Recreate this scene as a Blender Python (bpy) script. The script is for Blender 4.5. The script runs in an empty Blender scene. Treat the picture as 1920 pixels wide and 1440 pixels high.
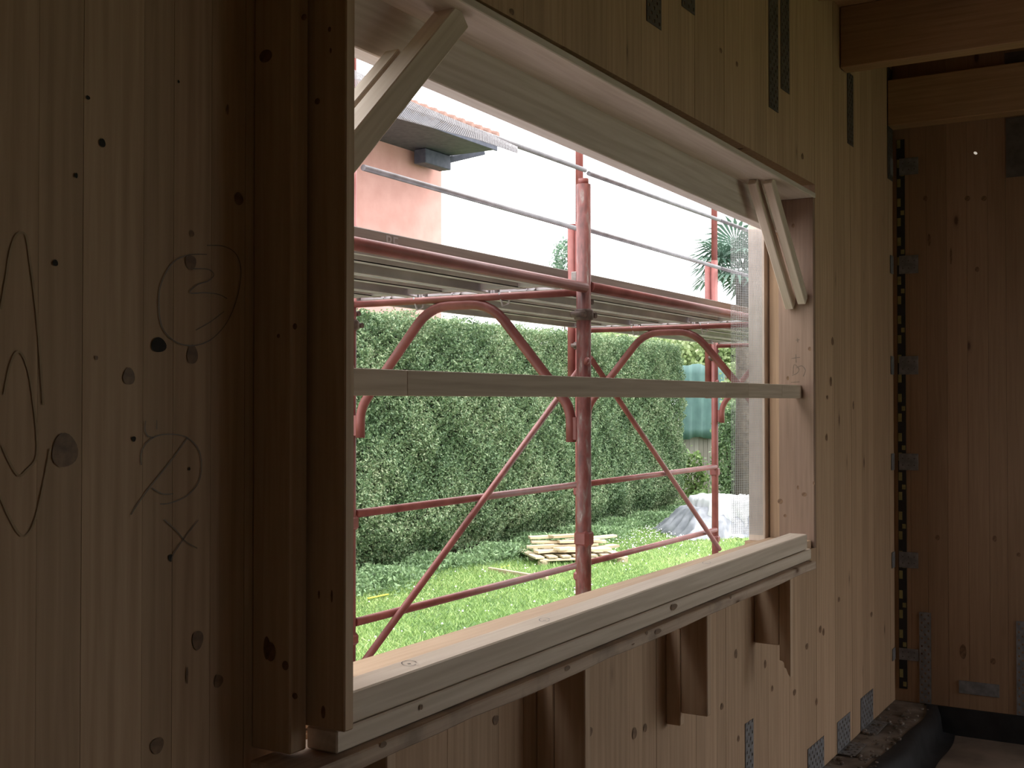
import bpy, bmesh, math, random
import numpy as np
from mathutils import Vector, Matrix
random.seed(7); rng = np.random.default_rng(7)
scene = bpy.context.scene
C = scene.collection

# ------------------------------------------------------------------ camera
EYE = 1.56
F = 2190.0
YAW = math.radians(30.9)
PITCH = math.atan(35 / F)
cam_d = bpy.data.cameras.new('camera'); cam = bpy.data.objects.new('camera', cam_d); C.objects.link(cam)
fwd = Vector((math.cos(YAW) * math.cos(PITCH), math.sin(YAW) * math.cos(PITCH), math.sin(PITCH)))
rgt = Vector((math.sin(YAW), -math.cos(YAW), 0))
upv = rgt.cross(fwd)
cam.matrix_world = Matrix((
    (rgt.x, upv.x, -fwd.x, 0), (rgt.y, upv.y, -fwd.y, 0), (rgt.z, upv.z, -fwd.z, EYE), (0, 0, 0, 1)))
cam_d.sensor_fit = 'HORIZONTAL'; cam_d.sensor_width = 36; cam_d.lens = 36 * F / 1920
cam_d.clip_start = .05; cam_d.clip_end = 300
scene.camera = cam
CAM = Vector((0, 0, EYE))
def ray(u, v): return fwd + rgt * ((u - 960) / F) - upv * ((v - 720) / F)
def PY(u, v, y): d = ray(u, v); return CAM + d * (y / d.y)            # point of the photo on a plane of constant y
def PX(u, v, x): d = ray(u, v); return CAM + d * (x / d.x)
def PZ(u, v, z): d = ray(u, v); return CAM + d * ((z - EYE) / d.z)

# ------------------------------------------------------------------ world, lights, exposure
w = bpy.data.worlds.new('overcast_sky'); scene.world = w; w.use_nodes = True
nt = w.node_tree; nt.nodes.clear()
wo = nt.nodes.new('ShaderNodeOutputWorld'); bg = nt.nodes.new('ShaderNodeBackground')
tc = nt.nodes.new('ShaderNodeTexCoord'); sp = nt.nodes.new('ShaderNodeSeparateXYZ')
rp = nt.nodes.new('ShaderNodeValToRGB')
rp.color_ramp.elements[0].position = 0.0; rp.color_ramp.elements[0].color = (.36, .365, .38, 1)
rp.color_ramp.elements[1].position = 1.0; rp.color_ramp.elements[1].color = (1, 1, 1, 1)
nt.links.new(tc.outputs['Generated'], sp.inputs[0]); nt.links.new(sp.outputs['Z'], rp.inputs[0])
nt.links.new(rp.outputs[0], bg.inputs[0]); bg.inputs[1].default_value = 6.6
nt.links.new(bg.outputs[0], wo.inputs[0])
sd = bpy.data.lights.new('sun', 'SUN'); sun = bpy.data.objects.new('sun', sd); C.objects.link(sun)
sd.energy = 2.0; sd.angle = math.radians(30); sd.color = (1, .97, .9)
sun.rotation_euler = Vector((-.35, .45, -1)).to_track_quat('-Z', 'Y').to_euler()   # high, hazy, from over this house's roof
vs = scene.view_settings
scene.display_settings.display_device = 'sRGB'
vs.view_transform = 'Standard'; vs.look = 'None'; vs.gamma = 1; vs.use_curve_mapping = False; vs.exposure = 0.0
scene.cycles.use_denoising = True
scene.cycles.max_bounces = 10; scene.cycles.diffuse_bounces = 7

# ------------------------------------------------------------------ materials
def new_mat(name):
    m = bpy.data.materials.new(name); m.use_nodes = True
    n = m.node_tree; b = n.nodes['Principled BSDF']
    return m, n, b
def N(n, t, **k):
    x = n.nodes.new(t)
    for a, v in k.items(): setattr(x, a, v)
    return x
def ramp(n, stops):
    r = N(n, 'ShaderNodeValToRGB'); e = r.color_ramp.elements
    while len(e) < len(stops): e.new(.5)
    for i, (p, c) in enumerate(stops):
        e[i].position = p; e[i].color = (*c, 1) if len(c) == 3 else c
    return r
def mix(n, fac, a, b, mode='MIX'):
    x = N(n, 'ShaderNodeMix', data_type='RGBA', blend_type=mode)
    for s, v in ((x.inputs[0], fac), (x.inputs[6], a), (x.inputs[7], b)):
        if hasattr(v, 'links') or isinstance(v, bpy.types.NodeSocket): n.links.new(v, s)
        elif isinstance(v, (int, float)): s.default_value = v
        else: s.default_value = (*v, 1)
    return x.outputs[2]
def wood(name, dark, light, knots=.05, rough=.65, tone=.25, kn=(.10, .045, .02), stain=0.0):
    m, n, b = new_mat(name); L = n.links.new
    tc = N(n, 'ShaderNodeTexCoord'); oi = N(n, 'ShaderNodeObjectInfo')
    off = N(n, 'ShaderNodeVectorMath', operation='SCALE'); off.inputs[0].default_value = (37, 53, 71); L(oi.outputs['Random'], off.inputs['Scale'])
    ad = N(n, 'ShaderNodeVectorMath', operation='ADD'); L(tc.outputs['Object'], ad.inputs[0]); L(off.outputs[0], ad.inputs[1])
    mp = N(n, 'ShaderNodeMapping'); mp.inputs['Scale'].default_value = (1, 1, .045); L(ad.outputs[0], mp.inputs[0])
    n1 = N(n, 'ShaderNodeTexNoise'); n1.inputs['Scale'].default_value = 75; n1.inputs['Detail'].default_value = 5; n1.inputs['Distortion'].default_value = .4; L(mp.outputs[0], n1.inputs['Vector'])
    n2 = N(n, 'ShaderNodeTexNoise'); n2.inputs['Scale'].default_value = 14; n2.inputs['Detail'].default_value = 2; L(mp.outputs[0], n2.inputs['Vector'])
    # cathedral rings
    wv = N(n, 'ShaderNodeTexWave', bands_direction='X'); wv.inputs['Scale'].default_value = 9; wv.inputs['Distortion'].default_value = 7; wv.inputs['Detail'].default_value = 1.5; wv.inputs['Detail Scale'].default_value = .8
    mp2 = N(n, 'ShaderNodeMapping'); mp2.inputs['Scale'].default_value = (1, 1, .12); L(ad.outputs[0], mp2.inputs[0]); L(mp2.outputs[0], wv.inputs['Vector'])
    r1 = ramp(n, [(.3, dark), (.7, light)]); L(n1.outputs[0], r1.inputs[0])
    c = mix(n, .35, r1.outputs[0], mix(n, n2.outputs[0], dark, light))
    rw = ramp(n, [(.0, (.86, .84, .8)), (.5, (1, 1, 1))]); L(wv.outputs['Fac'], rw.inputs[0])
    c = mix(n, .6, c, rw.outputs[0], 'MULTIPLY')
    rt = ramp(n, [(0, (1 - tone, 1 - tone * 1.05, 1 - tone * 1.15)), (1, (1, 1, 1))]); L(oi.outputs['Random'], rt.inputs[0])
    c = mix(n, 1.0, c, rt.outputs[0], 'MULTIPLY')
    # knots
    mp3 = N(n, 'ShaderNodeMapping'); mp3.inputs['Scale'].default_value = (5.2, 5.2, 2.2); L(ad.outputs[0], mp3.inputs[0])
    vo = N(n, 'ShaderNodeTexVoronoi'); vo.inputs['Scale'].default_value = 1.0; L(mp3.outputs[0], vo.inputs['Vector'])
    rk = ramp(n, [(knots * .55, (0, 0, 0)), (knots, (.75, .75, .75)), (knots * 1.8, (1, 1, 1))]); L(vo.outputs['Distance'], rk.inputs[0])
    c = mix(n, rk.outputs[0], kn, c)
    if stain:
        n3 = N(n, 'ShaderNodeTexNoise'); n3.inputs['Scale'].default_value = 9; n3.inputs['Detail'].default_value = 4; L(ad.outputs[0], n3.inputs['Vector'])
        rs = ramp(n, [(.5, (0, 0, 0)), (.68, (1, 1, 1))]); L(n3.outputs[0], rs.inputs[0])
        sm = N(n, 'ShaderNodeMath', operation='MULTIPLY'); L(rs.outputs[0], sm.inputs[0]); sm.inputs[1].default_value = stain
        c = mix(n, sm.outputs[0], c, (.10, .085, .075))
    L(c, b.inputs['Base Color']); b.inputs['Roughness'].default_value = rough
    bp = N(n, 'ShaderNodeBump'); bp.inputs['Strength'].default_value = .18; bp.inputs['Distance'].default_value = .002
    L(n1.outputs[0], bp.inputs['Height']); L(bp.outputs[0], b.inputs['Normal'])
    return m
def noisy(name, c1, c2, scale=20, rough=.6, metal=0, bump=.2, detail=4, pos=(.35, .65), spec=None):
    m, n, b = new_mat(name); L = n.links.new
    tc = N(n, 'ShaderNodeTexCoord'); no = N(n, 'ShaderNodeTexNoise'); no.inputs['Scale'].default_value = scale; no.inputs['Detail'].default_value = detail
    L(tc.outputs['Object'], no.inputs['Vector']); r = ramp(n, [(pos[0], c1), (pos[1], c2)]); L(no.outputs[0], r.inputs[0])
    L(r.outputs[0], b.inputs['Base Color']); b.inputs['Roughness'].default_value = rough; b.inputs['Metallic'].default_value = metal
    if spec is not None: b.inputs['Specular IOR Level'].default_value = spec
    if bump:
        bp = N(n, 'ShaderNodeBump'); bp.inputs['Strength'].default_value = bump; bp.inputs['Distance'].default_value = .004
        L(no.outputs[0], bp.inputs['Height']); L(bp.outputs[0], b.inputs['Normal'])
    return m
def leafy(name, stops, big=1.2, trans=.25):
    m, n, b = new_mat(name); L = n.links.new
    at = N(n, 'ShaderNodeAttribute', attribute_name='tone'); tc = N(n, 'ShaderNodeTexCoord')
    no = N(n, 'ShaderNodeTexNoise'); no.inputs['Scale'].default_value = big; no.inputs['Detail'].default_value = 3; L(tc.outputs['Object'], no.inputs['Vector'])
    mx = N(n, 'ShaderNodeMath', operation='MULTIPLY_ADD'); L(no.outputs[0], mx.inputs[0]); mx.inputs[1].default_value = .9; 
    s = N(n, 'ShaderNodeMath', operation='MULTIPLY_ADD'); L(at.outputs['Fac'], s.inputs[0]); s.inputs[1].default_value = .6; s.inputs[2].default_value = -.3
    L(s.outputs[0], mx.inputs[2]); r = ramp(n, stops); L(mx.outputs[0], r.inputs[0])
    L(r.outputs[0], b.inputs['Base Color']); b.inputs['Roughness'].default_value = .55
    tr = N(n, 'ShaderNodeBsdfTranslucent'); L(r.outputs[0], tr.inputs[0]); ms = N(n, 'ShaderNodeMixShader'); ms.inputs[0].default_value = trans
    L(b.outputs[0], ms.inputs[1]); L(tr.outputs[0], ms.inputs[2]); L(ms.outputs[0], n.nodes['Material Output'].inputs[0])
    return m
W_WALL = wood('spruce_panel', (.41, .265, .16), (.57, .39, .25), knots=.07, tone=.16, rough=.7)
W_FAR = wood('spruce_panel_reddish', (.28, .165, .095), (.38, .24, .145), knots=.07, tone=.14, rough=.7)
W_BEAM = wood('planed_spruce', (.58, .47, .37), (.76, .66, .55), knots=.045, tone=.12)
W_POST = wood('planed_spruce_warm', (.44, .29, .18), (.60, .43, .29), knots=.06, tone=.12)
W_PALE = wood('fresh_batten', (.62, .50, .42), (.78, .67, .58), knots=.04, tone=.1)
W_ROUGH = wood('rough_sawn_stained', (.40, .29, .22), (.66, .53, .42), knots=.07, tone=.1, stain=.4, rough=.85)
W_RAIL = wood('finger_jointed_rail', (.52, .41, .32), (.72, .61, .50), knots=.03, tone=.3)
W_HEAD_GLARE = wood('glare_paled_spruce', (.56, .48, .42), (.74, .67, .61), knots=.04, tone=.06)  # paler, less yellow wood colour imitating glare over head board and lintel
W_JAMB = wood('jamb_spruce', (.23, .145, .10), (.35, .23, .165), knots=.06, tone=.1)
W_LAM = wood('glulam_rafter', (.34, .20, .10), (.48, .31, .17), knots=.05, tone=.1)
W_GREY = wood('weathered_toe_board', (.26, .235, .225), (.40, .365, .35), knots=.04, tone=.2, rough=.85)
W_FENCE = wood('weathered_fence', (.16, .15, .14), (.33, .31, .28), knots=.05, tone=.4, rough=.9)
W_YARD = wood('new_lumber', (.50, .40, .26), (.70, .60, .44), knots=.04, tone=.35, rough=.8)
M_CORE = noisy('shadow_backing', (.05, .03, .018), (.08, .05, .03), 8, .9)
M_KNOT = noisy('knot_wood', (.12, .06, .028), (.21, .115, .055), 60, .6)
M_HOLE = noisy('dark_knot_hole', (.006, .004, .003), (.015, .010, .006), 90, .8)
M_GRAINLINE = noisy('darker_grain', (.34, .235, .14), (.42, .295, .18), 30, .7)
M_PENCIL = noisy('pencil_line', (.10, .065, .04), (.16, .11, .07), 80, .5)
M_MARKER = noisy('marker_ink', (.02, .016, .02), (.05, .04, .045), 80, .5)
M_RED = noisy('scaffold_red_paint', (.17, .042, .036), (.26, .078, .068), 9, .5, 0, .15, 6)
def worn_red():
    m, n, b = new_mat('worn_red_paint'); L = n.links.new
    tc = N(n, 'ShaderNodeTexCoord'); a = N(n, 'ShaderNodeTexNoise'); a.inputs['Scale'].default_value = 60; a.inputs['Detail'].default_value = 5
    mp = N(n, 'ShaderNodeMapping'); mp.inputs['Scale'].default_value = (1, 1, .3); L(tc.outputs['Object'], mp.inputs[0]); L(mp.outputs[0], a.inputs['Vector'])
    g = N(n, 'ShaderNodeTexNoise'); g.inputs['Scale'].default_value = 2.5; L(tc.outputs['Object'], g.inputs['Vector'])
    r = ramp(n, [(.35, (.10, .03, .028)), (.55, (.19, .055, .048)), (.69, (.20, .13, .12)), (.74, (.36, .28, .26))])
    s = N(n, 'ShaderNodeMath', operation='MULTIPLY_ADD'); L(g.outputs[0], s.inputs[0]); s.inputs[1].default_value = .35; L(a.outputs[0], s.inputs[2])
    s2 = N(n, 'ShaderNodeMath', operation='SUBTRACT'); L(s.outputs[0], s2.inputs[0]); s2.inputs[1].default_value = .15
    L(s2.outputs[0], r.inputs[0]); L(r.outputs[0], b.inputs['Base Color']); b.inputs['Roughness'].default_value = .5
    return m
M_WORN = worn_red()
M_GALV = noisy('galvanised_steel', (.42, .40, .42), (.60, .58, .60), 6, .6, .0, .1, 6)
M_GRAYTUBE = noisy('galvanised_tube', (.09, .085, .09), (.15, .14, .15), 12, .45, .4, .1)
M_CLAMP = noisy('rusty_coupler', (.06, .035, .03), (.15, .10, .085), 40, .6)
M_STRAP = noisy('zinc_strap', (.15, .145, .15), (.24, .235, .24), 30, .5, .15, .05)
M_DARKSTRAP = noisy('oiled_steel_strap', (.065, .055, .05), (.11, .095, .085), 20, .5, .1, .05)
M_BLACK = noisy('bitumen_membrane', (.006, .006, .007), (.018, .018, .02), 12, .6, 0, .5)
M_FLOOR = noisy('rough_screed', (.13, .095, .07), (.24, .18, .14), 4, .85, 0, .5, 8)
M_KERB = noisy('mortar_kerb', (.10, .075, .055), (.28, .24, .21), 7, .9, 0, .8, 8)
M_YEL = noisy('faded_tape', (.20, .17, .06), (.30, .26, .10), 30, .6)
M_MESH = noisy('white_render_mesh', (.22, .22, .25), (.30, .30, .33), 30, .5, 0, 0)
M_MESH2 = noisy('white_hanging_mesh', (.34, .35, .36), (.46, .47, .48), 30, .5, 0, 0)
M_PINK = noisy('pink_render', (.60, .31, .27), (.68, .37, .33), 3, .9, 0, .1)
M_EAVE = noisy('dark_eave_paint', (.05, .055, .08), (.08, .085, .115), 10, .7)
M_TILE = noisy('roof_tile', (.20, .11, .085), (.30, .17, .14), 8, .8)
M_TEAL = noisy('green_shade_cloth', (.055, .12, .115), (.075, .155, .145), 5, .7, 0, .2)
M_SOIL = noisy('lawn_soil', (.05, .085, .02), (.10, .16, .035), 2.2, .95, 0, .6, 8)
M_BOUNCE = noisy('bounce_gravel', (.17, .145, .14), (.26, .225, .22), 40, .9, 0, .8)  # colour of the unseen strip added for neutral bounce light
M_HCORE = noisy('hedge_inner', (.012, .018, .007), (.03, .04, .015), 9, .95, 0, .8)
M_BARK = noisy('bark', (.05, .035, .025), (.12, .09, .065), 14, .9, 0, .6)
M_PLASTIC = noisy('white_plastic_sheet', (.42, .43, .46), (.55, .56, .58), 5, .35, 0, .4)
M_GREYSHEET = noisy('wrinkled_grey_sheet', (.13, .14, .16), (.26, .27, .30), 6, .5, 0, .7)
M_FLOWER = noisy('white_petal', (.8, .8, .8), (.9, .9, .88), 5, .6, 0, 0)
M_YFLOWER = noisy('yellow_tape', (.6, .5, .04), (.75, .65, .08), 5, .5, 0, 0)
M_HEDGE = leafy('hedge_leaf', [(.15, (.07, .13, .06)), (.42, (.16, .25, .125)), (.62, (.24, .325, .17)), (.85, (.38, .43, .27))], 1.6)
M_GRASS = leafy('grass_blade', [(.15, (.12, .22, .07)), (.45, (.27, .42, .13)), (.7, (.42, .55, .20)), (.9, (.58, .64, .34))], .7, .35)
M_WEED = leafy('weed_leaf', [(.2, (.11, .18, .085)), (.5, (.20, .32, .15)), (.8, (.32, .44, .23))], 1.5, .3)
M_TREE = leafy('tree_leaf', [(.2, (.20, .28, .12)), (.5, (.36, .45, .22)), (.8, (.52, .58, .36))], .8, .4)
M_PALM = leafy('palm_leaf', [(.2, (.09, .16, .12)), (.5, (.20, .31, .22)), (.8, (.34, .46, .33))], 2.0, .2)
M_IVY = leafy('ivy_leaf', [(.2, (.10, .16, .06)), (.5, (.20, .31, .11)), (.8, (.34, .46, .19))], 1.5, .3)
M_GAP_GLOW, _n, _b = new_mat('painted_daylight_glow'); _b.inputs['Emission Color'].default_value = (1, .93, .8, 1); _b.inputs['Emission Strength'].default_value = .45  # emission stands in for daylight leaking through the far wall

# ------------------------------------------------------------------ object helpers
def tag(o, label=None, cat=None, group=None, kind=None):
    if label: o['label'] = label
    if cat: o['category'] = cat
    if group: o['group'] = group
    if kind: o['kind'] = kind
    return o
def link(name, me, mat, parent=None, mw=None):
    o = bpy.data.objects.new(name, me); C.objects.link(o)
    if mat and not me.materials: me.materials.append(mat)
    if mw is not None: o.matrix_world = mw
    if parent is not None:
        o.parent = parent; o.matrix_parent_inverse = parent.matrix_world.inverted()
    return o
def from_bm(name, bm, mat, parent=None, mw=None, smooth=False):
    me = bpy.data.meshes.new(name); bm.to_mesh(me); bm.free()
    if smooth:
        for p in me.polygons: p.use_smooth = True
    return link(name, me, mat, parent, mw)
def empty(name, loc=(0, 0, 0)):
    o = bpy.data.objects.new(name, None); C.objects.link(o); o.location = loc; o.empty_display_size = .1
    o.matrix_world = Matrix.Translation(loc)
    return o
def put_box(bm, x0, x1, y0, y1, z0, z1, bevel=0):
    m = Matrix.Translation(((x0 + x1) / 2, (y0 + y1) / 2, (z0 + z1) / 2)) @ Matrix.Diagonal((abs(x1 - x0), abs(y1 - y0), abs(z1 - z0), 1))
    r = bmesh.ops.create_cube(bm, size=1, matrix=m)
    if bevel:
        es = {e for v in r['verts'] for e in v.link_edges}
        bmesh.ops.bevel(bm, geom=list(es), offset=bevel, segments=1, affect='EDGES')
def box(name, x0, x1, y0, y1, z0, z1, mat, parent=None, bevel=0):
    """a box whose origin is its own bottom centre"""
    c = Vector(((x0 + x1) / 2, (y0 + y1) / 2, min(z0, z1)))
    bm = bmesh.new(); put_box(bm, x0 - c.x, x1 - c.x, y0 - c.y, y1 - c.y, z0 - c.z, z1 - c.z, bevel)
    return from_bm(name, bm, mat, parent, Matrix.Translation(c))
def timber(name, a, b, wid, dep, mat, side=(0, 1, 0), parent=None, bevel=.0025, wob=0):
    """beam from a to b; dep is measured along `side`, wid across it; grain runs along local Z"""
    a, b = Vector(a), Vector(b); L = (b - a).length; zz = (b - a).normalized()
    yy = Vector(side); yy = (yy - zz * yy.dot(zz)).normalized(); xx = yy.cross(zz)
    mw = Matrix(((xx.x, yy.x, zz.x, a.x), (xx.y, yy.y, zz.y, a.y), (xx.z, yy.z, zz.z, a.z), (0, 0, 0, 1)))
    bm = bmesh.new(); put_box(bm, -wid / 2, wid / 2, -dep / 2, dep / 2, 0, L, bevel)
    if wob:
        n = max(6, int(L / .12))
        for k in range(1, n):
            bmesh.ops.bisect_plane(bm, geom=bm.verts[:] + bm.edges[:] + bm.faces[:], plane_co=(0, 0, L * k / n), plane_no=(0, 0, 1))
        for v in bm.verts:
            t = v.co.z * 5
            if v.co.x > 0: v.co.x += wob * (math.sin(t * 1.7 + 1) + .6 * math.sin(t * 4.1))
            if v.co.y < 0: v.co.y += wob * .8 * (math.sin(t * 2.3 + 2) + .5 * math.sin(t * 5.7))
    return from_bm(name, bm, mat, parent, mw)
def tube_mesh(pts, r, seg=12, caps=True):
    pts = [Vector(p) for p in pts]; bm = bmesh.new(); rings = []
    ref = None
    for i, p in enumerate(pts):
        t = (pts[min(i + 1, len(pts) - 1)] - pts[max(i - 1, 0)]).normalized()
        if ref is None: ref = t.orthogonal().normalized()
        ref = (ref - t * ref.dot(t)).normalized(); bn = t.cross(ref)
        rr = r[i] if isinstance(r, (list, tuple)) else r
        rings.append([bm.verts.new(p + (ref * math.cos(2 * math.pi * k / seg) + bn * math.sin(2 * math.pi * k / seg)) * rr) for k in range(seg)])
    for a, b in zip(rings, rings[1:]):
        for k in range(seg): bm.faces.new((a[k], a[(k + 1) % seg], b[(k + 1) % seg], b[k])).smooth = True
    if caps: bm.faces.new(rings[0][::-1]); bm.faces.new(rings[-1])
    return bm
def tube(name, pts, r, mat, parent=None, seg=12, origin=None):
    pts = [Vector(p) for p in pts]; o = Vector(origin) if origin is not None else pts[0]
    bm = tube_mesh([p - o for p in pts], r, seg)
    return from_bm(name, bm, mat, parent, Matrix.Translation(o))
def bend(pts, rad=.06, n=5):
    pts = [Vector(p) for p in pts]; out = [pts[0]]
    for a, b, c in zip(pts, pts[1:], pts[2:]):
        d1 = (a - b).normalized(); d2 = (c - b).normalized(); k = min(rad, (a - b).length * .45, (c - b).length * .45)
        p, q = b + d1 * k, b + d2 * k
        for i in range(n + 1):
            t = i / n; out.append(p.lerp(b, t).lerp(b.lerp(q, t), t))
    out.append(pts[-1]); return out
def quads(name, centers, U, V, tone, mat, parent=None, mw=None):
    """many small diamond leaves in one mesh"""
    n = len(centers); vv = np.empty((n, 4, 3), np.float32)
    vv[:, 0] = centers - U; vv[:, 1] = centers - V; vv[:, 2] = centers + U; vv[:, 3] = centers + V
    me = bpy.data.meshes.new(name); me.vertices.add(4 * n); me.vertices.foreach_set('co', vv.ravel())
    me.loops.add(4 * n); me.loops.foreach_set('vertex_index', np.arange(4 * n, dtype=np.int32))
    me.polygons.add(n); me.polygons.foreach_set('loop_start', np.arange(0, 4 * n, 4, dtype=np.int32))
    me.update(calc_edges=True)
    a = me.attributes.new('tone', 'FLOAT', 'FACE'); a.data.foreach_set('value', tone.astype(np.float32))
    return link(name, me, mat, parent, mw)
def rdir(n):
    d = rng.normal(size=(n, 3)); return d / np.linalg.norm(d, axis=1)[:, None]
def leaves(name, c, ln, wd, mat, parent=None, up=.0, face=None):
    n = len(c); U = rdir(n)
    if face is not None: U += np.array(face)
    U[:, 2] += up; U /= np.linalg.norm(U, axis=1)[:, None]
    W = rdir(n); V = np.cross(U, W); V /= np.linalg.norm(V, axis=1)[:, None]
    s = rng.uniform(.6, 1.3, (n, 1))
    return quads(name, c, U * ln / 2 * s, V * wd / 2 * s, rng.uniform(0, 1, n), mat, parent)

# ------------------------------------------------------------------ room shell
YW, YO = 1.437, 1.637           # inner and outer face of the window wall
XL, XR = 1.597, 4.905           # rough opening
ZB, ZT = EYE - .612, EYE + .905
XF = 6.32                       # far wall
CEIL = 3.36
def shell(name, boxes, mat):
    bm = bmesh.new()
    for b in boxes: put_box(bm, *b)
    return tag(from_bm(name, bm, mat), kind='structure')
TB = .008
wall = shell('wall_window', [(-2, XL, YW + TB, YO, -.1, CEIL), (XR, XF + .2, YW + TB, YO, -.1, CEIL),
                             (XL, XR, YW + TB, YO, -.02, ZB - .001), (XL, XR, YW + TB, YO, ZT + .022, CEIL)], W_WALL)
x = .55; random.seed(3)
cuts = [.55, .70, .80, .905, 1.0, 1.083, 1.16, 1.275, 1.337, 1.42, 1.50, XL]
while cuts[-1] < XR - .13: cuts.append(cuts[-1] + random.choice((.085, .1, .115, .13)))
cuts[-1] = XR
while cuts[-1] < XF - .12: cuts.append(cuts[-1] + random.choice((.09, .105, .12)))
cuts.append(XF)
def wboard(x0, x1, z0, z1):
    d = random.uniform(0, .0012)
    box('board', x0 + .0004, x1 - .0004, YW + d, YW + TB, z0, z1, W_WALL, wall)
for a, b in zip(cuts, cuts[1:]):
    if b <= XL + 1e-6 or a >= XR - 1e-6: wboard(a, b, 0, CEIL)
    else: wboard(a, b, 0, ZB); wboard(a, b, ZT + .022, CEIL)
DY0, DY1, DZ = -2.8, -.9, 2.4       # doorway in the far wall, to the right of the picture
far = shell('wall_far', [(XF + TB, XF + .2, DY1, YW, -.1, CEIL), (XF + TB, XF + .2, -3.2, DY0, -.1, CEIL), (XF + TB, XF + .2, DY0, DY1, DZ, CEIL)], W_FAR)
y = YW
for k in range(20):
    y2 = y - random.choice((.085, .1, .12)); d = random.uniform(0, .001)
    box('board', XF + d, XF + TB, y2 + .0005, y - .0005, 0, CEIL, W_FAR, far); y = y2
shell('wall_opposite', [(-2, -1.5, -3.4, -3.2, -.14, CEIL), (-1.5, -1.0, -3.4, -3.2, 1.7, CEIL), (-1.0, 4.7, -3.4, -3.2, -.14, CEIL), (6.2, XF + .2, -3.4, -3.2, -.14, CEIL), (4.7, 6.2, -3.4, -3.2, 2.6, CEIL), (4.7, 6.2, -3.4, -3.2, -.14, .1)], W_FAR)   # unseen openings added to light the room: small one left, window behind the camera's right
shell('ground_yard', [(-10, 40, -20, YO, -.36, -.27)], M_SOIL)
shell('wall_near', [(-2.2, -2, -3.4, YO, -.14, CEIL)], W_FAR)
shell('ceiling', [(-2.2, XF + .2, -3.4, YO, CEIL, CEIL + .12)], W_LAM)
shell('floor', [(-2.2, XF + .2, -3.4, YO, -.24, -.14)], M_FLOOR)
# raised mortar kerb the walls stand on, and the black membrane lapped over its edge
def kerb():
    bm = bmesh.new(); n = 60
    def pt(x, k):
        e = YW - .225 + .018 * math.sin(x * 3.1) + .01 * math.sin(x * 9)
        return [(x, YW + .15, -.16), (x, YW + .15, -.001), (x, YW - .10, -.002 - .004 * abs(math.sin(x * 7))), (x, e, -.006), (x, e - .01, -.16)][k]
    g = [[bm.verts.new(pt(-2 + (XF + 2.006) * i / n, k)) for k in range(5)] for i in range(n + 1)]
    for a, b in zip(g, g[1:]):
        for k in range(4): bm.faces.new((a[k], b[k], b[k + 1], a[k + 1]))
    return tag(from_bm('trim_1', bm, M_KERB), kind='structure')
kerb()
shell('trim_2', [(XF - .012, XF + .15, -3.2, YW - .15, -.16, -.001)], M_BLACK)
def membrane():
    bm = bmesh.new(); n = 70; g = []
    for i in range(n + 1):
        x = 2.5 + (XF - 2.5) * i / n; e = YW - .225 + .018 * math.sin(x * 3.1) + .01 * math.sin(x * 9)
        w_ = .05 + .02 * math.sin(x * 5)
        g.append([bm.verts.new(p) for p in ((x, e + w_, .001), (x, e - .004, .001), (x, e - .02, -.05), (x, e - .03, -.13), (x, e - .09, -.136))])
    for a, b in zip(g, g[1:]):
        for k in range(4): bm.faces.new((a[k], b[k], b[k + 1], a[k + 1])).smooth = True
    return from_bm('membrane', bm, M_BLACK)
tag(membrane(), 'black bitumen membrane strip lapped over the kerb edge below the window wall', 'membrane')
# crumbs of mortar and sawdust on the kerb
bm = bmesh.new()
for k in range(160):
    x = random.uniform(4.4, 6.2); y = random.uniform(YW - .19, YW - .01); s = random.uniform(.003, .014)
    bmesh.ops.create_icosphere(bm, subdivisions=1, radius=s, matrix=Matrix.Translation((x, y, s * .3)) @ Matrix.Diagonal((random.uniform(.7, 1.6), 1, random.uniform(.3, .8), 1)))
tag(from_bm('debris', bm, M_KERB), 'mortar crumbs and wood chips scattered on the kerb by the wall foot', 'debris', kind='stuff')

# knots of the near wall boards, where the photograph shows them
def disc(name, u, v, ru, rv, mat, plane_y, parent, rot=0, n=20, lift=.0006):
    c = PY(u, v, plane_y - lift); e = PY(u + ru, v, plane_y - lift); t = PY(u, v - rv, plane_y - lift)
    a, b = (e - c).length, (t - c).length; bm = bmesh.new(); vs_ = []
    for k in range(n):
        q = 2 * math.pi * k / n; rr = 1 + .06 * math.sin(3 * q + u)
        x_, z_ = a * rr * math.cos(q), b * rr * math.sin(q)
        vs_.append(bm.verts.new((x_ * math.cos(rot) - z_ * math.sin(rot), 0, x_ * math.sin(rot) + z_ * math.cos(rot))))
    bm.faces.new(vs_[::-1])
    return from_bm(name, bm, mat, parent, Matrix.Translation(c))
for u, v, ru, rv, m in [(298, 647, 14, 14, M_HOLE), (242, 706, 11, 16, M_KNOT), (122, 845, 24, 32, M_KNOT), (121, 843, 4, 8, M_HOLE), (104, 493, 5, 6, M_HOLE),
                        (360, 438, 4, 6, M_KNOT), (361, 665, 10, 18, M_KNOT), (320, 1046, 4, 7, M_HOLE), (295, 1398, 12, 15, M_KNOT),
                        (410, 1277, 8, 12, M_KNOT), (371, 1200, 10, 18, M_KNOT), (351, 1266, 2, 16, M_KNOT), (192, 268, 6, 8, M_HOLE), (165, 183, 4, 4, M_HOLE), (143, 329, 3, 5, M_HOLE),
                        (448, 373, 8, 12, M_KNOT), (251, 823, 4, 5, M_HOLE), (358, 492, 10, 14, M_KNOT), (181, 671, 3, 4, M_KNOT), (355, 879, 2, 3, M_HOLE), (335, 153, 2, 3, M_HOLE),
                        (427, 205, 2, 10, M_KNOT)]:
    disc('knot', u, v, ru, rv, m, YW, wall)
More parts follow.
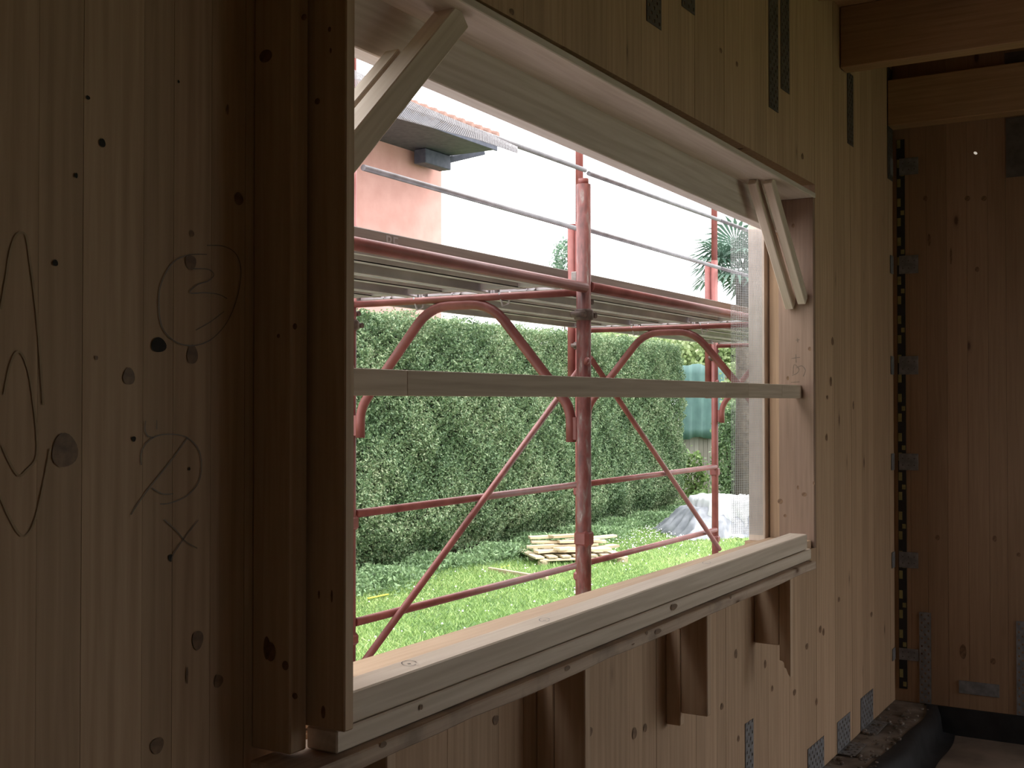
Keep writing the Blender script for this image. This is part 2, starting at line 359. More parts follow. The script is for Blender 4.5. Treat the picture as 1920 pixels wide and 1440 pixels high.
for u, v, ru, rv in [(1558, 715, 2, 9), (1561, 640, 2, 8), (1538, 1180, 2.5, 7), (1551, 745, 2, 4), (1600, 760, 1.5, 8), (1352, 95, 2, 5), (1382, 120, 2, 5), (1505, 293, 2, 6), (1550, 820, 2, 7),
                     (1544, 1185, 2, 7), (1573, 1124, 2, 5), (1634, 1152, 2, 5), (1513, 1212, 2.5, 6), (1531, 1316, 2, 7), (1490, 1298, 2.5, 6), (1435, 1245, 2, 8), (1380, 1226, 2.5, 9), (1354, 1325, 2.5, 6), (1448, 1291, 2, 6),
                     (1385, 1385, 2, 6), (1190, 1375, 4, 11), (1107, 1372, 4, 9), (960, 22, 4, 6), (930, 1350, 5, 9), (1210, 1365, 3, 8)]:
    disc('knot', u, v, ru, rv, M_KNOT, YW, wall)
def stroke(name, pts, plane, mat, parent, wid=.0016, smooth=True, axis='y', closed=False):
    """a thin flat pencil or marker line lying on a surface"""
    P = {'y': PY, 'x': PX, 'z': PZ}[axis]
    q = [P(u, v, plane) for u, v in pts]
    if smooth:                                            # Catmull-Rom
        out = []; m_ = len(q)
        for i in range(m_ - 1):
            p0, p1, p2, p3 = q[max(i - 1, 0)], q[i], q[i + 1], q[min(i + 2, m_ - 1)]
            for k in range(6):
                t = k / 6; out.append(.5 * ((2 * p1) + (p2 - p0) * t + (2 * p0 - 5 * p1 + 4 * p2 - p3) * t * t + (3 * p1 - p0 - 3 * p2 + p3) * t ** 3))
        out.append(q[-1]); q = out
    nrm = {'y': Vector((0, 1, 0)), 'x': Vector((1, 0, 0)), 'z': Vector((0, 0, 1))}[axis]
    bm = bmesh.new(); prev = None; o = q[0].copy()
    for i, p in enumerate(q):
        t = (q[min(i + 1, len(q) - 1)] - q[max(i - 1, 0)]); s = t.cross(nrm)
        s = s.normalized() * wid / 2 if s.length > 1e-9 else Vector((wid / 2, 0, 0))
        a, b = bm.verts.new(p + s - o), bm.verts.new(p - s - o)
        if prev: bm.faces.new((prev[0], a, b, prev[1]))
        prev = (a, b)
    return from_bm(name, bm, mat, parent, Matrix.Translation(o))
pm = YW - .0007
for pts in [[(388, 477), (355, 478), (325, 492), (303, 530), (298, 570), (305, 615), (330, 641), (362, 648), (395, 637), (425, 605), (444, 560), (452, 510), (443, 477), (420, 462), (388, 460)],
            [(362, 504), (390, 505), (401, 515), (390, 527), (370, 534), (356, 549), (385, 549), (410, 552), (426, 560)], [(420, 584), (395, 603), (367, 619)],
            [(265, 872), (266, 845), (285, 822), (315, 814), (350, 820), (372, 842), (378, 872), (372, 905), (350, 930), (320, 943), (300, 945)],
            [(352, 821), (320, 865), (280, 915), (255, 950), (246, 965)], [(285, 915), (305, 926), (325, 926)],
            [(273, 789), (272, 805), (277, 817), (287, 820)], [(294, 788), (294, 805)], [(308, 974), (330, 994), (348, 1015), (370, 1028)], [(372, 975), (345, 1010), (326, 1038), (321, 1052)]]:
    stroke('pencil_mark', pts, pm, M_PENCIL, wall, .0018)
for pts in [[(2, 580), (12, 520), (20, 470), (32, 440), (46, 438), (52, 455), (58, 500), (66, 560), (72, 620), (78, 700), (82, 760)], [(8, 740), (18, 690), (30, 662), (42, 665), (55, 700), (64, 760), (70, 820), (68, 860), (52, 880), (36, 892), (20, 870), (4, 835)],
            [(0, 930), (18, 970), (36, 1000), (52, 1002), (66, 975), (80, 920), (88, 880), (95, 840)]]:
    stroke('grain_line', pts, pm, M_GRAINLINE, wall, .0035)

# ------------------------------------------------------------------ timbers of the opening
# head board lining the top of the opening
a = PY(1100, 125, YW); hl = Vector((XL + .0, 0, EYE + .905)); hr = Vector((XR, 0, EYE + .868))
def lin(x, a_, b_): t = (x - a_[0]) / (b_[0] - a_[0]); return a_[1] + (b_[1] - a_[1]) * t
o = timber('head_board', (XL, 1.512, EYE + .916), (XR, 1.512, EYE + .879), .022, .157, W_HEAD_GLARE)
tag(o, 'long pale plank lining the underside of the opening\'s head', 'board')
o = timber('lintel_beam', (XL + .002, 1.612, EYE + .776 + .076), (XR - .002, 1.612, EYE + .7335 + .076), .152, .052, W_HEAD_GLARE)
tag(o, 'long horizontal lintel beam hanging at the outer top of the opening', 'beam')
# right jamb
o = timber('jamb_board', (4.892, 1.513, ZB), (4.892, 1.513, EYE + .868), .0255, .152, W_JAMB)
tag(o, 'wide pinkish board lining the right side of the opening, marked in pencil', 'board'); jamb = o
for pts in [[(1483, 717), (1499, 716)], [(1485, 704), (1494, 700), (1498, 692), (1489, 684), (1487, 702)], [(1493, 690), (1503, 686), (1510, 694), (1506, 706)], [(1484, 672), (1500, 670)], [(1492, 664), (1493, 680)],
            [(1495, 634), (1496, 642)], [(1492, 638), (1499, 637)]]:
    stroke('pencil_mark', pts, 4.8788, M_PENCIL, jamb, .003, axis='x')
def xdisc(name, u, v, ru, rv, mat, px_, parent, n=16):
    c = PX(u, v, px_ - .0006); e = PX(u + ru, v, px_ - .0006); t = PX(u, v - rv, px_ - .0006); a_, b_ = (e - c).length, (t - c).length
    bm = bmesh.new(); vs_ = [bm.verts.new((0, a_ * math.cos(2 * math.pi * k / n), b_ * math.sin(2 * math.pi * k / n))) for k in range(n)]; bm.faces.new(vs_)
    return from_bm(name, bm, mat, parent, Matrix.Translation(c))
for u, v, a_, b_ in [(1487, 423, 3, 4), (1477, 709, 2.5, 4), (1472, 967, 3, 3), (1463, 940, 5, 5), (1508, 927, 5, 4), (1496, 914, 2, 4), (1518, 654, 3, 4), (1526, 906, 2, 4)]:
    xdisc('knot', u, v, a_, b_, M_KNOT, 4.879, jamb)
o = timber('outer_jamb_post', (4.915, 1.681, ZB - .02), (4.915, 1.681, EYE + .77), .11, .072, W_PALE)
tag(o, 'bright pale upright batten outside the right edge of the opening, beside the white mesh', 'post')
o = box('packing_block', 4.815, 4.858, 1.65, 1.72, ZB + .0, ZB + .02, W_POST, bevel=.001)
tag(o, 'small wooden block at the foot of the pale outer upright', 'block')
# left jamb board and post (both stand in the room, seen almost edge on)
o = timber('edge_board', (1.581, 1.354, EYE - .562), (1.581, 1.354, CEIL), .0255, .166, W_POST)
tag(o, 'narrow upright board at the opening\'s left edge, cut off above the lowest sill plank', 'board'); edge_board = o
o = timber('corner_post', (1.5405, 1.393, EYE - .60), (1.5405, 1.393, CEIL), .043, .088, W_POST, bevel=.003)
tag(o, 'dark upright post left of the opening, fixed to the near wall', 'post'); post = o
for u, v, a_, b_ in [(498, 105, 12, 12), (570, 32, 5, 6), (507, 1222, 10, 18), (535, 1248, 6, 9), (500, 1215, 6, 22), (553, 612, 4, 6), (522, 630, 3, 4), (553, 1305, 5, 6)]:
    xdisc('knot', u, v, a_, b_, M_KNOT, 1.519, post)
for u, v, a_, b_ in [(595, 190, 5, 6), (618, 55, 3, 5), (598, 1115, 2, 8), (622, 1118, 2, 12), (606, 1335, 4, 12), (620, 95, 2, 5)]:
    xdisc('knot', u, v, a_, b_, M_KNOT, 1.568, edge_board)

# sill: brown rough opening surface is the wall's own cut; beams stacked in the room in front of it
o = timber('sill_board', (XL, YO - .095, ZB + .022), (XR - .03, YO - .095, ZB + .016), .036, .185, W_POST)
tag(o, 'brown board lying flat on the bottom of the opening behind the sill beams', 'board')
o = timber('sill_beam', (1.583, 1.334, EYE - .5365), (4.32, 1.334, EYE - .519), .056, .069, W_BEAM, bevel=.003); beam1 = o
tag(o, 'long thick beam, topmost of the sill stack, with circled marks on its top', 'beam', 'sill timbers')
o = timber('sill_beam', (1.583, 1.334, EYE - .587), (4.37, 1.334, EYE - .571), .040, .069, W_BEAM, bevel=.003)
tag(o, 'long smooth plank in the middle of the sill stack', 'beam', 'sill timbers'); beam2 = o
o = timber('sill_beam', (1.487, 1.345, EYE - .6245), (4.36, 1.345, EYE - .609), .030, .133, W_ROUGH, bevel=.003, wob=.0016)
tag(o, 'rough stained waney plank, lowest of the sill stack', 'beam', 'sill timbers'); beam3 = o
# circled marks on the top of the first beam
def topmark(cx, cy, ru, rv):
    z = EYE - .5085 + (cx - 660) / 850 * .0175 + .0012
    z = EYE - .508 + .0175 * ((PZ(cx, cy, EYE - .5).x - 1.583) / 2.737) + .0006
    stroke('ink_mark', [(cx + ru * math.cos(t), cy + rv * math.sin(t)) for t in np.linspace(.3, 6.1, 10)], z, M_MARKER, beam1, .0015, axis='z')
    stroke('ink_mark', [(cx - 3, cy + 1), (cx + 3, cy + 1)], z, M_MARKER, beam1, .004, False, axis='z')
topmark(767, 1243, 14, 5); topmark(1021, 1162, 10, 3.6); topmark(1325, 1055, 8, 2)
for u in (868, 880, 893): stroke('ink_mark', [(u, 1208), (u + 3, 1201)], EYE - .506, M_MARKER, beam1, .0012, False, axis='z')
for u, v, a_, b_ in [(719, 1396, 6, 6), (790, 1326, 3, 5), (1064, 1253, 5, 5), (1234, 1184, 6, 5), (1264, 1138, 6, 6), (1213, 1187, 2, 4), (1370, 1120, 2, 3), (1187, 1208, 3, 1.5)]:
    bm_o = beam3 if v > lin(u, (665, 1399), (1519, 1050)) else beam2
    disc('knot', u, v, a_, b_, M_KNOT, 1.2975 if bm_o is beam2 else 1.277, bm_o, n=14)

# studs under the sill, each a front and a rear board
def stud(x, y0, y1, zb, zt, label, mat=W_POST, jag=False):
    o = timber('stud', (x + .015, (y0 + y1) / 2, zb), (x + .015, (y0 + y1) / 2, zt), .03, y1 - y0, mat)
    return tag(o, label, 'stud', 'studs under the sill')
def zt(x): return EYE - .641 + .0145 * (x - 1.49) / 2.87
stud(1.732, 1.305, 1.387, .0, zt(1.73), 'front stud under the sill, nearest the camera and running to the floor')
stud(1.732, 1.389, 1.436, .0, zt(1.73), 'rear stud against the wall, behind the stud nearest the camera')
stud(2.518, 1.302, 1.387, .0, zt(2.52), 'second front stud from the left, long and running to the floor')
stud(2.518, 1.389, 1.436, .0, zt(2.52), 'rear stud against the wall behind the second, full-length stud')
stud(3.315, 1.302, 1.387, EYE - .941, zt(3.3), 'short front block, third from the left under the sill')
stud(3.315, 1.389, 1.436, EYE - .981, zt(3.3), 'short rear block against the wall, third from the left, slightly longer')
stud(4.120, 1.344, 1.436, EYE - .875, zt(4.1), 'short rear block against the wall below the sill\'s right end')
bm = bmesh.new()                                   # front block of the last pair: its foot is torn off in steps
prof = [(1.302, 0), (1.302, -.985 + .0), (1.310, -.975), (1.318, -.955), (1.324, -.952), (1.326, -.935), (1.332, -.930), (1.342, -.928), (1.342, 0)]
top = zt(4.12)
lo, hi = [], []
for yy_, dz in prof:
    z_ = top if dz == 0 else EYE + dz
    lo.append(bm.verts.new((-.015, yy_ - 1.322, z_ - .6))); hi.append(bm.verts.new((.015, yy_ - 1.322, z_ - .6)))
bm.faces.new(lo); bm.faces.new(hi[::-1])
for k in range(len(lo)): bm.faces.new((lo[k], hi[k], hi[(k + 1) % len(lo)], lo[(k + 1) % len(lo)]))
bmesh.ops.recalc_face_normals(bm, faces=bm.faces)
tag(from_bm('stud', bm, W_POST, mw=Matrix.Translation((4.135, 1.322, .6))), 'front block below the sill\'s right end with a torn stepped foot', 'stud', 'studs under the sill')

# middle rail
rail_pts = [1.60, 2.05, 3.98, 4.22, 4.62, 4.8785]
rail = empty('safety_rail', (1.6, 1.5, EYE + .015)); tag(rail, 'finger-jointed wooden rail spanning the middle of the opening', 'rail')
for i, (a_, b_) in enumerate(zip(rail_pts, rail_pts[1:])):
    za, zb_ = (EYE + .042 + .0043 * (q - 1.6) / 3.28 for q in (a_, b_))
    timber('length', (a_, 1.5025, za), (b_ - .0006, 1.5025, zb_), .056, .025, W_RAIL, parent=rail, bevel=.0012)

# diagonal braces in the corners
def brace(x0, z0, x1, z1, y0, y1, wid, label, mat=W_BEAM, grp='corner braces'):
    o = timber('corner_brace', (x0, (y0 + y1) / 2, EYE + z0), (x1, (y0 + y1) / 2, EYE + z1), wid, y1 - y0, mat)
    return tag(o, label, 'brace', grp)
brace(1.61, .275, 2.24, .893, 1.470, 1.528, .062, 'thick diagonal brace in the top left corner, the one nearer the room')
brace(1.61, .285, 2.10, .765, 1.536, 1.575, .055, 'diagonal brace in the top left corner, half hidden behind the thicker one')
brace(4.43, .873, 4.872, .432, 1.463, 1.497, .050, 'slender diagonal brace in the top right corner, the one nearer the room')
brace(4.40, .873, 4.872, .415, 1.515, 1.55, .055, 'diagonal brace in the top right corner behind the slender one')

# roof timbers inside
o = timber('ceiling_joist', (5.35, YW - .003, EYE + 1.66), (5.35, -3.19, EYE + 1.66), .28, .10, W_LAM, side=(1, 0, 0), bevel=.004)
tag(o, 'deep ceiling joist running from the window wall at the top right', 'beam')
o = timber('wall_plate_beam', (6.26, YW - .003, EYE + 1.56), (6.26, -3.19, EYE + 1.56), .24, .11, W_LAM, side=(1, 0, 0), bevel=.004)
tag(o, 'dark beam lying along the top of the far wall', 'beam')
o = timber('ceiling_batten', (4.95, YW - .003, EYE + 1.765), (6.0, -.6, EYE + 1.765), .07, .05, W_LAM, side=(1, 0, 0), bevel=.002)
tag(o, 'light batten seen above the deep ceiling joist', 'batten')

# ------------------------------------------------------------------ metal straps and brackets
def perforated(name, w_, h_, mat, cell=.010, parent=None, mw=None, t=.0015):
    """flat strap in local XZ with square holes on a staggered grid"""
    nx = max(3, int(round(w_ / cell)) | 1); nz = max(3, int(round(h_ / cell)))
    dx, dz = w_ / nx, h_ / nz; bm = bmesh.new()
    V = [[bm.verts.new((i * dx - w_ / 2, 0, j * dz)) for i in range(nx + 1)] for j in range(nz + 1)]
    for j in range(nz):
        for i in range(nx):
            if i % 2 == 1 and j % 2 == 1 and ((i // 2 + j // 2) % 2 == 0): continue
            bm.faces.new((V[j][i], V[j][i + 1], V[j + 1][i + 1], V[j + 1][i]))
    bm.normal_update()
    r = bmesh.ops.solidify(bm, geom=bm.faces[:], thickness=t)
    return from_bm(name, bm, mat, parent, mw)
def wall_strap(u0, u1, v0, v1, label, mat, yb=None):
    a_ = PY(u0, (v0 + v1) / 2, YW - .002); b_ = PY(u1, (v0 + v1) / 2, YW - .002)
    zt_ = PY((u0 + u1) / 2, v0, YW - .002).z; zb_ = PY((u0 + u1) / 2, v1, YW - .002).z
    o = perforated('perforated_strap', b_.x - a_.x, zt_ - zb_, mat, mw=Matrix.Translation(((a_.x + b_.x) / 2, YW - .0025, zb_)))
    return tag(o, label, 'strap', 'nail straps on the wood walls')
wall_strap(1213, 1240, -60, 48, 'wide steel strap hanging above the middle of the opening', M_DARKSTRAP)
wall_strap(1279, 1303, -60, 20, 'short end of steel strap at the top edge, right of the wide one', M_DARKSTRAP)
wall_strap(1442, 1459, -60, 206, 'long dark steel strap, left of the close pair above the right corner', M_DARKSTRAP)
wall_strap(1464, 1480, -60, 171, 'slightly shorter dark strap, right of the close pair', M_DARKSTRAP)
wall_strap(1589, 1600, 138, 272, 'narrow dark strap on the wall just below the ceiling joist', M_DARKSTRAP)
wall_strap(1664, 1676, 130, 338, 'narrow dark strap beside the far corner', M_DARKSTRAP)
wall_strap(1398, 1413, 1352, 1500, 'pale perforated strap low on the window wall', M_STRAP)
def bracket(u0, u1, v0, label):
    a_ = PY(u0, v0, YW - .002); b_ = PY(u1, v0, YW - .002); w_ = b_.x - a_.x
    e = empty('angle_bracket', ((a_.x + b_.x) / 2, YW - .002, 0)); tag(e, label, 'bracket', 'angle brackets at the wall foot')
    perforated('upright_plate', w_, a_.z, M_STRAP, .011, e, Matrix.Translation(((a_.x + b_.x) / 2, YW - .003, .0)))
    perforated('foot_plate', w_, .075, M_STRAP, .011, e, Matrix.Translation(((a_.x + b_.x) / 2, YW - .003, .003)) @ Matrix.Rotation(math.radians(90), 4, 'X'))
bracket(1515, 1545, 1405, 'steel angle bracket at the wall foot, cut by the bottom edge')
bracket(1570, 1594, 1355, 'steel angle bracket at the wall foot, middle one of three')
bracket(1614, 1637, 1310, 'steel angle bracket at the wall foot nearest the far corner')
def far_strap(u0, u1, v0, v1, label, mat, name='perforated_strap', cell=.010, grp='nail straps on the wood walls', cat='strap'):
    a_ = PX(u0, (v0 + v1) / 2, XF - .002); b_ = PX(u1, (v0 + v1) / 2, XF - .002)
    zt_ = PX((u0 + u1) / 2, v0, XF).z; zb_ = max(PX((u0 + u1) / 2, v1, XF).z, .001)
    o = perforated(name, a_.y - b_.y, zt_ - zb_, mat, cell, mw=Matrix.Translation((XF - .0025, (a_.y + b_.y) / 2, zb_)) @ Matrix.Rotation(math.radians(90), 4, 'Z'))
    return tag(o, label, cat, grp)
far_strap(1724, 1746, 1148, 1330, 'pale perforated strap standing at the foot of the far wall near its corner', M_STRAP)
far_strap(1906, 1930, 1165, 1345, 'pale perforated strap at the foot of the far wall, cut by the right edge', M_STRAP)
def far_plate(u0, u1, v0, v1, label, mat):
    a_ = PX(u0, v0, XF); b_ = PX(u1, v1, XF)
    o = box('steel_plate', XF - .005, XF - .001, b_.y, a_.y, b_.z, a_.z, mat, bevel=.0008)
    return tag(o, label, 'plate')
far_plate(1798, 1874, 1275, 1308, 'wide grey plate low on the far wall between two straps', M_STRAP)
far_plate(1884, 1945, 100, 150, 'dark plate high on the far wall at the right edge, upper of two', M_DARKSTRAP)
far_plate(1886, 1945, 222, 328, 'dark tall plate on the far wall at the right edge, lower of two', M_DARKSTRAP)
names = ['topmost', 'second from the top', 'third from the top', 'fourth from the top', 'fifth from the top', 'lowest']
for (v0, v1), nm in zip([(298, 326), (480, 512), (668, 702), (850, 882), (1034, 1066), (1214, 1240)], names):
    e = PX(1686, v0, XF - .004); b_ = PX(1722, v1, XF - .004)
    root = empty('hinge_plate', (XF - .008, e.y, b_.z)); tag(root, 'small dark steel plate across the corner joint, ' + nm, 'plate', 'plates on the corner joint')
    box('plate', XF - .009, XF - .006, b_.y, e.y, b_.z, e.z, M_STRAP, root, .0006)
    box('side_flange', XF - .07, XF - .01, YW - .006, YW - .003, b_.z, e.z, M_STRAP, root, .0006)
    bm = bmesh.new()
    for k in range(6):
        yy_ = b_.y + (e.y - b_.y) * (.2 + .3 * (k % 3)); zz_ = b_.z + (e.z - b_.z) * (.3 + .4 * (k // 3))
        bmesh.ops.create_cone(bm, cap_ends=True, segments=8, radius1=.0035, radius2=.003, depth=.003, matrix=Matrix.Translation((XF - .010, yy_, zz_)) @ Matrix.Rotation(math.radians(90), 4, 'Y'))
    tag(from_bm('screws', bm, M_DARKSTRAP, root), kind='stuff')
# chequered seam down the corner
ya, yb_ = PX(1683, 700, XF - .004).y, PX(1698, 700, XF - .004).y
ztp, zbt = PX(1690, 262, XF).z, PX(1690, 1290, XF).z
sm_ = box('joint_strip', XF - .005, XF - .001, yb_, ya, zbt, ztp, M_BLACK); tag(sm_, 'black strip with staggered yellowish cells running up the far corner joint', 'strip')
bm = bmesh.new(); nc = 56; hh = (ztp - zbt) / nc
for k in range(nc):
    mid = (ya + yb_) / 2; y0_, y1_ = (mid, ya - .003) if k % 2 else (yb_ + .003, mid)
    z0_ = zbt + k * hh
    if k % 2: put_box(bm, XF - .008, XF - .005, y0_, y1_, z0_ + .006, z0_ + hh * .95)
    elif k % 4 == 0: put_box(bm, XF - .008, XF - .005, y0_, y1_, z0_ + .012, z0_ + hh * .7)
tag(from_bm('yellow_cells', bm, M_YEL, sm_), kind='stuff')
for u, v, a_, b_ in [(1832, 505, 4, 5), (1814, 372, 5, 5), (1845, 372, 5, 5), (1735, 372, 4, 5), (1806, 1222, 6, 14), (1758, 1008, 4, 5), (1865, 1010, 4, 6), (1910, 1040, 4, 4), (1742, 450, 3, 12), (1783, 480, 2, 16), (1862, 1240, 5, 6)]:
    xdisc('knot', u, v, a_, b_, M_KNOT, XF, far)
g = PX(1829, 287, XF - .002)
bm = bmesh.new(); bmesh.ops.create_icosphere(bm, subdivisions=2, radius=1, matrix=Matrix.Rotation(.6, 4, 'X') @ Matrix.Diagonal((.001, .010, .0065, 1)))  # glowing bead on the unbroken wall, no real hole behind it
tag(from_bm('gap_glow', bm, M_GAP_GLOW, mw=Matrix.Translation(g)), 'tiny glowing bead standing in for daylight through a gap in the far wall', 'glow bead')

# ------------------------------------------------------------------ mesh strips outside
def net(name, rows, cell, sw, mat, label):
    """rows: list of polylines (across), each sampled along the length; strands both ways as thin ribbons with thickness"""
    rows = [[Vector(p) for p in r] for r in rows]
    def at(s, t):                                    # s across 0..1, t along 0..1
        fs = s * (len(rows) - 1); i = min(int(fs), len(rows) - 2); fs -= i
        def al(r): ft = t * (len(r) - 1); j = min(int(ft), len(r) - 2); return r[j].lerp(r[j + 1], ft - j)
        return al(rows[i]).lerp(al(rows[i + 1]), fs)
    W = sum((at(k / 10, .3) - at((k + 1) / 10, .3)).length for k in range(10)); Ln = sum((at(.5, k / 20) - at(.5, (k + 1) / 20)).length for k in range(20))
    na, nl = max(4, int(W / cell)), max(4, int(Ln / cell)); vs_, fs_ = [], []
    def strip(pts, side):
        b0 = len(vs_)
        for p, s_ in zip(pts, side):
            vs_.append(p + s_ * sw / 2); vs_.append(p - s_ * sw / 2)
        for k in range(len(pts) - 1): fs_.append((b0 + 2 * k, b0 + 2 * k + 2, b0 + 2 * k + 3, b0 + 2 * k + 1))
    for i in range(na + 1):
        p = [at(i / na, k / 24) for k in range(25)]; d = (at(1, .5) - at(0, .5)).normalized(); strip(p, [d] * 25)
    for j in range(nl + 1):
        p = [at(k / 4, j / nl) for k in range(5)]; d = (at(.5, 1) - at(.5, 0)).normalized(); strip(p, [d] * 5)
    me = bpy.data.meshes.new(name); me.from_pydata([tuple(v) for v in vs_], [], fs_); o = link(name, me, mat)
    s = o.modifiers.new('thickness', 'SOLIDIFY'); s.thickness = .0007
    return tag(o, label, 'mesh')
zt_, zb_ = PX(1388, 432, 4.86).z, PX(1388, 1000, 4.86).z
net('render_mesh', [[(4.855, y_, zb_ + (zt_ - zb_) * k / 6) for k in range(7)] for y_ in (1.655, 1.70, 1.74, 1.792)], .0075, .0014, M_MESH2,
    'white render mesh strip hanging upright outside the right edge of the opening')
up_ = [(640, 118), (700, 150), (770, 190), (830, 215), (900, 243), (970, 275)]
rd_ = [(640, 135), (700, 165), (760, 200), (828, 224), (900, 252), (970, 279)]
lw_ = [(640, 175), (700, 203), (745, 222), (810, 239), (900, 263), (970, 287)]
net('render_mesh', [[PY(u, v, 1.92) for u, v in up_], [PY(u, v, 1.86) for u, v in rd_], [PY(u, v, 1.79) for u, v in lw_]], .0075, .0017, M_MESH,
    'sagging white render mesh strip outside the top left of the opening')

# ------------------------------------------------------------------ scaffold
GZ = -.19
YN, YF = 1.87, 2.90
def scaffold_frame(X, label, near_top):
    e = empty('scaffold_frame', (X, (YN + YF) / 2, GZ)); tag(e, label, 'scaffold', 'scaffold frames')
    tube('post', [(X, YN, GZ + .02), (X, YN, EYE + near_top)], .0255, M_WORN, e, 20)
    tube('post', [(X, YF, GZ + .02), (X, YF, EYE + .97)], .023, M_RED, e, 14)
    tube('post_extension', [(X, YF, EYE + .97), (X, YF, EYE + 1.9)], .021, M_RED, e, 14)
    tube('spigot', [(X, YN, EYE + near_top), (X, YN, EYE + near_top + .02)], .018, M_RED, e, 14)
    for yy_ in (YN, YF):
        box('base_plate', X - .07, X + .07, yy_ - .07, yy_ + .07, GZ + .0, GZ + .02, M_RED, e, .002)
        box('collar', X - .029, X + .029, yy_ - .029, yy_ + .029, EYE - .50, EYE - .44, M_RED, e, .012)
        box('collar', X - .029, X + .029, yy_ - .029, yy_ + .029, EYE - .95, EYE - .90, M_RED, e, .012)
        tube('coupler', [(X, yy_, EYE + .285), (X, yy_, EYE + .292), (X, yy_, EYE + .318), (X, yy_, EYE + .325)], [.028, .034, .034, .028], M_CLAMP, e, 16)
        for sx in (-.040, .040):
            tube('coupler_bolt', [(X + sx, yy_ - .028, EYE + .305), (X + sx, yy_ + .028, EYE + .305)], .0105, M_CLAMP, e, 8)
        tube('coupler_bolt', [(X + .030, yy_ - .020, EYE + .352), (X + .030, yy_ + .02, EYE + .352)], .010, M_CLAMP, e, 8)
        bm = tube_mesh([(0, 0, 0), (-.03, -.02, .006), (-.055, -.03, 0)], [.012, .010, .006], 8)
        from_bm('wedge_lock', bm, M_RED, e, Matrix.Translation((X - .02, yy_ - .02, EYE + .14)), True)
    tube('transom', [(X, YN, EYE + .385), (X, YF, EYE + .385)], .0135, M_RED, e)
    tube('knee_bend', bend([(X, YN + .05, EYE - .137), (X, YN + .05, EYE - .02), (X, YN + .38, EYE + .362), (X, YF - .38, EYE + .362), (X, YF - .05, EYE - .02), (X, YF - .05, EYE - .137)], .09), .0185, M_RED, e, 14)
    for yy_ in (YN + .035, YF - .035):
        box('weld_lug', X - .012, X + .012, yy_ - .012, yy_ + .012, EYE - .13, EYE - .05, M_RED, e, .002)
    for k in (.3, .68):
        tube('hook_clip', [(X, YN + k, EYE + .40), (X + .01, YN + k + .01, EYE + .36), (X, YN + k + .03, EYE + .35), (X - .01, YN + k + .04, EYE + .40)], .004, M_GALV, e, 6)
XS = [3.61, 5.55, 7.535]
scaffold_frame(XS[0], 'red scaffold frame with worn near post standing in the middle of the view', .76)
scaffold_frame(XS[1], 'second red scaffold frame, its arched brace right of the big post', 1.9)
scaffold_frame(XS[2], 'farthest red scaffold frame, by the right side of the opening', 1.9)
for X, l in ((XS[0], 'short red guard post at the left edge of the opening'), (XS[1], 'short red guard post just left of the big worn post'), (XS[2], 'short red guard post beside the farthest scaffold post')):
    e = empty('guard_post', (X, YF + .047, EYE)); tag(e, l, 'post', 'guard posts')
    tube('tube', [(X, YF + .047, EYE + .03), (X, YF + .047, EYE + .945)], .0225, M_RED, e, 14)
    tube('cap', [(X, YF + .047, EYE + .945), (X, YF + .047, EYE + .96)], .024, M_RED, e, 14)
    box('clamp', X - .012, X + .012, YF + .015, YF + .04, EYE + .55, EYE + .60, M_GALV, e, .003)
def stick(name, a_, b_, r, mat, label, cat, grp):
    o = tube(name, [a_, Vector(a_).lerp(Vector(b_), .5), b_], r, mat, seg=12); return tag(o, label, cat, grp)
side = ['left', 'right']
for i in (0, 1):
    x0, x1 = XS[i] + .02, XS[i + 1] - .02
    stick('guard_rail', (x0, YF - .045, EYE + .925), (x1, YF - .045, EYE + .915), .0125, M_GRAYTUBE, f'grey waist rail above the platform, {side[i]} bay', 'rail', 'scaffold rails')
    stick('guard_rail', (x0, YF - .045, EYE + 1.23), (x1, YF - .045, EYE + 1.24), .0125, M_GRAYTUBE, f'grey topmost thin rail against the sky, {side[i]} bay', 'rail', 'scaffold rails')
    stick('ledger_tube', (x0, YF - .01, EYE - .437), (x1, YF - .01, EYE - .435), .0165, M_RED, f'red horizontal tube in front of the hedge, upper one, {side[i]} bay', 'tube', 'scaffold tubes')
    stick('ledger_tube', (x0, YF - .01, EYE - .862), (x1, YF - .01, EYE - .862), .0165, M_RED, f'red horizontal tube above the lawn, lower one, {side[i]} bay', 'tube', 'scaffold tubes')
for x0, x1, l in ((1.67, XS[0] - .02, 'left of the big worn post'), (XS[0] + .02, XS[1] - .02, 'right of the big worn post'), (XS[1] + .02, XS[2] - .02, 'farthest stretch')):
    stick('ledger_tube', (x0, YN - .015, EYE + .404), (x1, YN - .015, EYE + .398), .018, M_RED, 'red tube along the near edge of the platform, ' + l, 'tube', 'scaffold tubes')
stick('diagonal_brace', (3.62, YF - .045, EYE - 1.03), (5.52, YF - .045, EYE + .215), .015, M_RED, 'red diagonal tube rising to the right, left scaffold bay', 'brace', 'scaffold diagonals')
stick('diagonal_brace', (5.59, YF - .045, EYE + .24), (7.50, YF - .045, EYE - .99), .015, M_RED, 'red diagonal tube falling to the right, right scaffold bay', 'brace', 'scaffold diagonals')
stick('guard_rail', (XS[2], YF - .045, EYE + .915), (XS[2] + 1.9, YF - .045, EYE + .91), .0125, M_GRAYTUBE, 'grey waist rail beyond the farthest post, behind the mesh', 'rail', 'scaffold rails')
stick('guard_rail', (XS[2], YF - .045, EYE + 1.24), (XS[2] + 1.9, YF - .045, EYE + 1.24), .0125, M_GRAYTUBE, 'grey topmost rail beyond the farthest post, before the palm', 'rail', 'scaffold rails')
